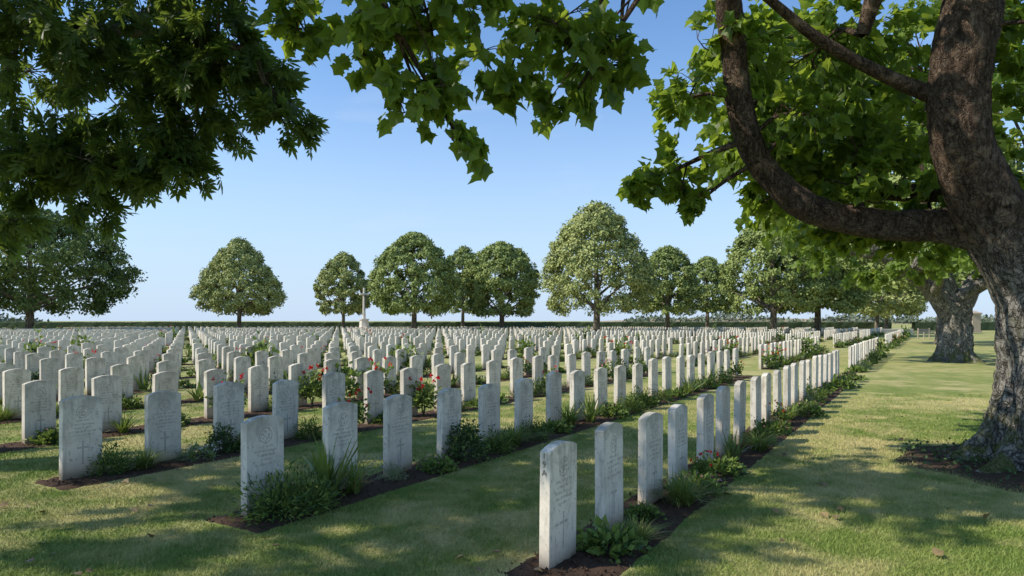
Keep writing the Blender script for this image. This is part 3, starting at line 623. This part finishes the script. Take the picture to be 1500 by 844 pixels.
bmobj('cross_shaft',lambda b:prism(b,8,2.05,6.6,.26,.17,o8),M_MEM,e)
a=bmobj('cross_arms',lambda b:(prism(b,8,0.002,.85,.19,.15,o8),prism(b,8,-.85,-.002,.15,.19,o8)),M_MEM,e)
a.location=(0,0,5.65); a.rotation_euler=(0,math.pi/2,0)
bmobj('bronze_sword',lambda b:(hbox(b,-.05,.05,-.30,-.26,3.4,5.6),hbox(b,-.25,.25,-.31,-.25,5.3,5.4)),M_BRZ,e)
# stone gate piers at the end of the right-hand lawn
M_PAV=flat_mat('gate_stone',(.46,.37,.27),.85,.2,2)
for gx_ in (63.6,68.2):
    e=bpy.data.objects.new('stone_gate_pillar',None); COL.objects.link(e); e.location=(gx_,94,0)
    bmobj('shaft',lambda b:hbox(b,-.55,.55,-.55,.55,.25,2.5),M_PAV,e)
    bmobj('plinth',lambda b:hbox(b,-.68,.68,-.68,.68,0,.25),M_PAV,e)
    bmobj('cap',lambda b:(hbox(b,-.7,.7,-.7,.7,2.5,2.7),prism(b,4,2.7,2.95,.85,.25,math.pi/4)),M_PAV,e)
e=bpy.data.objects.new('garden_bench',None); COL.objects.link(e); e.location=(36.5,60,0); e.rotation_euler=(0,0,.5)
M_WD=flat_mat('bench_wood',(.38,.32,.24),.8)
bmobj('seat',lambda b:[hbox(b,-.9,.9,y,y+.09,.42,.46) for y in (-.25,-.13,-.01,.11)],M_WD,e)
bmobj('backrest',lambda b:[hbox(b,-.9,.9,.24,.27,z,z+.08) for z in (.55,.68,.81)],M_WD,e)
bmobj('legs',lambda b:[hbox(b,x,x+.07,y,y+.07,0,h) for x,y,h in((-.88,-.25,.62),(.81,-.25,.62),(-.88,.271,.95),(.81,.271,.95))],M_WD,e)
def lowwall(b): hbox(b,0,14,0,.4,0,.55); hbox(b,-.05,14.05,-.05,.45,.55,.65)
e=bpy.data.objects.new('low_stone_wall',None); COL.objects.link(e); e.location=(33,80,0); bmobj('wall_body',lowwall,M_MEM,e)

# ---------------------------------------------------------------- light, sky, camera
S=Vector((-.75,-.12,.66)).normalized()
sd=bpy.data.lights.new('sun','SUN'); sd.energy=5.0; sd.angle=math.radians(.53); sd.color=(1,.93,.81)
so=bpy.data.objects.new('sun',sd); COL.objects.link(so); so.rotation_euler=(-S).to_track_quat('-Z','Y').to_euler(); so.location=(-20,0,30)
w=bpy.data.worlds.new('World'); scn.world=w; w.use_nodes=True; nt=w.node_tree; nt.nodes.clear()
def wn(t,**k):
    x=nt.nodes.new(t)
    for a,b in k.items(): setattr(x,a,b)
    return x
lk=nt.links.new
sky=wn('ShaderNodeTexSky'); sky.sky_type='NISHITA'; sky.sun_disc=False; sky.sun_elevation=math.asin(S.z); sky.sun_rotation=math.atan2(S.x,S.y)
sky.air_density=1.0; sky.dust_density=.3; sky.ozone_density=1.4; sky.altitude=100
br=wn('ShaderNodeMix',data_type='RGBA',blend_type='MULTIPLY'); br.inputs[0].default_value=1; lk(sky.outputs[0],br.inputs[6]); br.inputs[7].default_value=(.95,1.18,1.38,1)
tc=wn('ShaderNodeTexCoord'); sx=wn('ShaderNodeSeparateXYZ'); lk(tc.outputs['Generated'],sx.inputs[0])
hz=wn('ShaderNodeMapRange',interpolation_type='SMOOTHERSTEP'); lk(sx.outputs[2],hz.inputs[0]); hz.inputs[1].default_value=-.12; hz.inputs[2].default_value=.46; hz.inputs[3].default_value=1.0; hz.inputs[4].default_value=0.0
m1=wn('ShaderNodeMix',data_type='RGBA'); lk(hz.outputs[0],m1.inputs[0]); lk(br.outputs[2],m1.inputs[6]); m1.inputs[7].default_value=(3.9,4.9,6.3,1)
mp=wn('ShaderNodeMapping'); mp.inputs['Scale'].default_value=(1.5,1.5,9); lk(tc.outputs['Generated'],mp.inputs[0])
ns=wn('ShaderNodeTexNoise'); ns.inputs['Scale'].default_value=2.2; ns.inputs['Detail'].default_value=6; ns.inputs['Distortion'].default_value=.6; lk(mp.outputs[0],ns.inputs['Vector'])
mr=wn('ShaderNodeMapRange'); mr.inputs[1].default_value=.58; mr.inputs[2].default_value=.85; mr.inputs[4].default_value=.3; lk(ns.outputs['Fac'],mr.inputs[0])
mx=wn('ShaderNodeMix',data_type='RGBA'); lk(mr.outputs[0],mx.inputs[0]); lk(m1.outputs[2],mx.inputs[6]); mx.inputs[7].default_value=(4.9,5.5,6.3,1)
bg=wn('ShaderNodeBackground'); bg.inputs[1].default_value=.15; lk(mx.outputs[2],bg.inputs[0])
ou=wn('ShaderNodeOutputWorld'); lk(bg.outputs[0],ou.inputs[0])
cd=bpy.data.cameras.new('camera'); cd.lens=24; cd.sensor_width=36; cd.shift_y=.032; cd.clip_start=.05; cd.clip_end=8000
co=bpy.data.objects.new('camera',cd); COL.objects.link(co); co.location=(0,0,1.6); co.rotation_euler=(math.pi/2,0,0); scn.camera=co
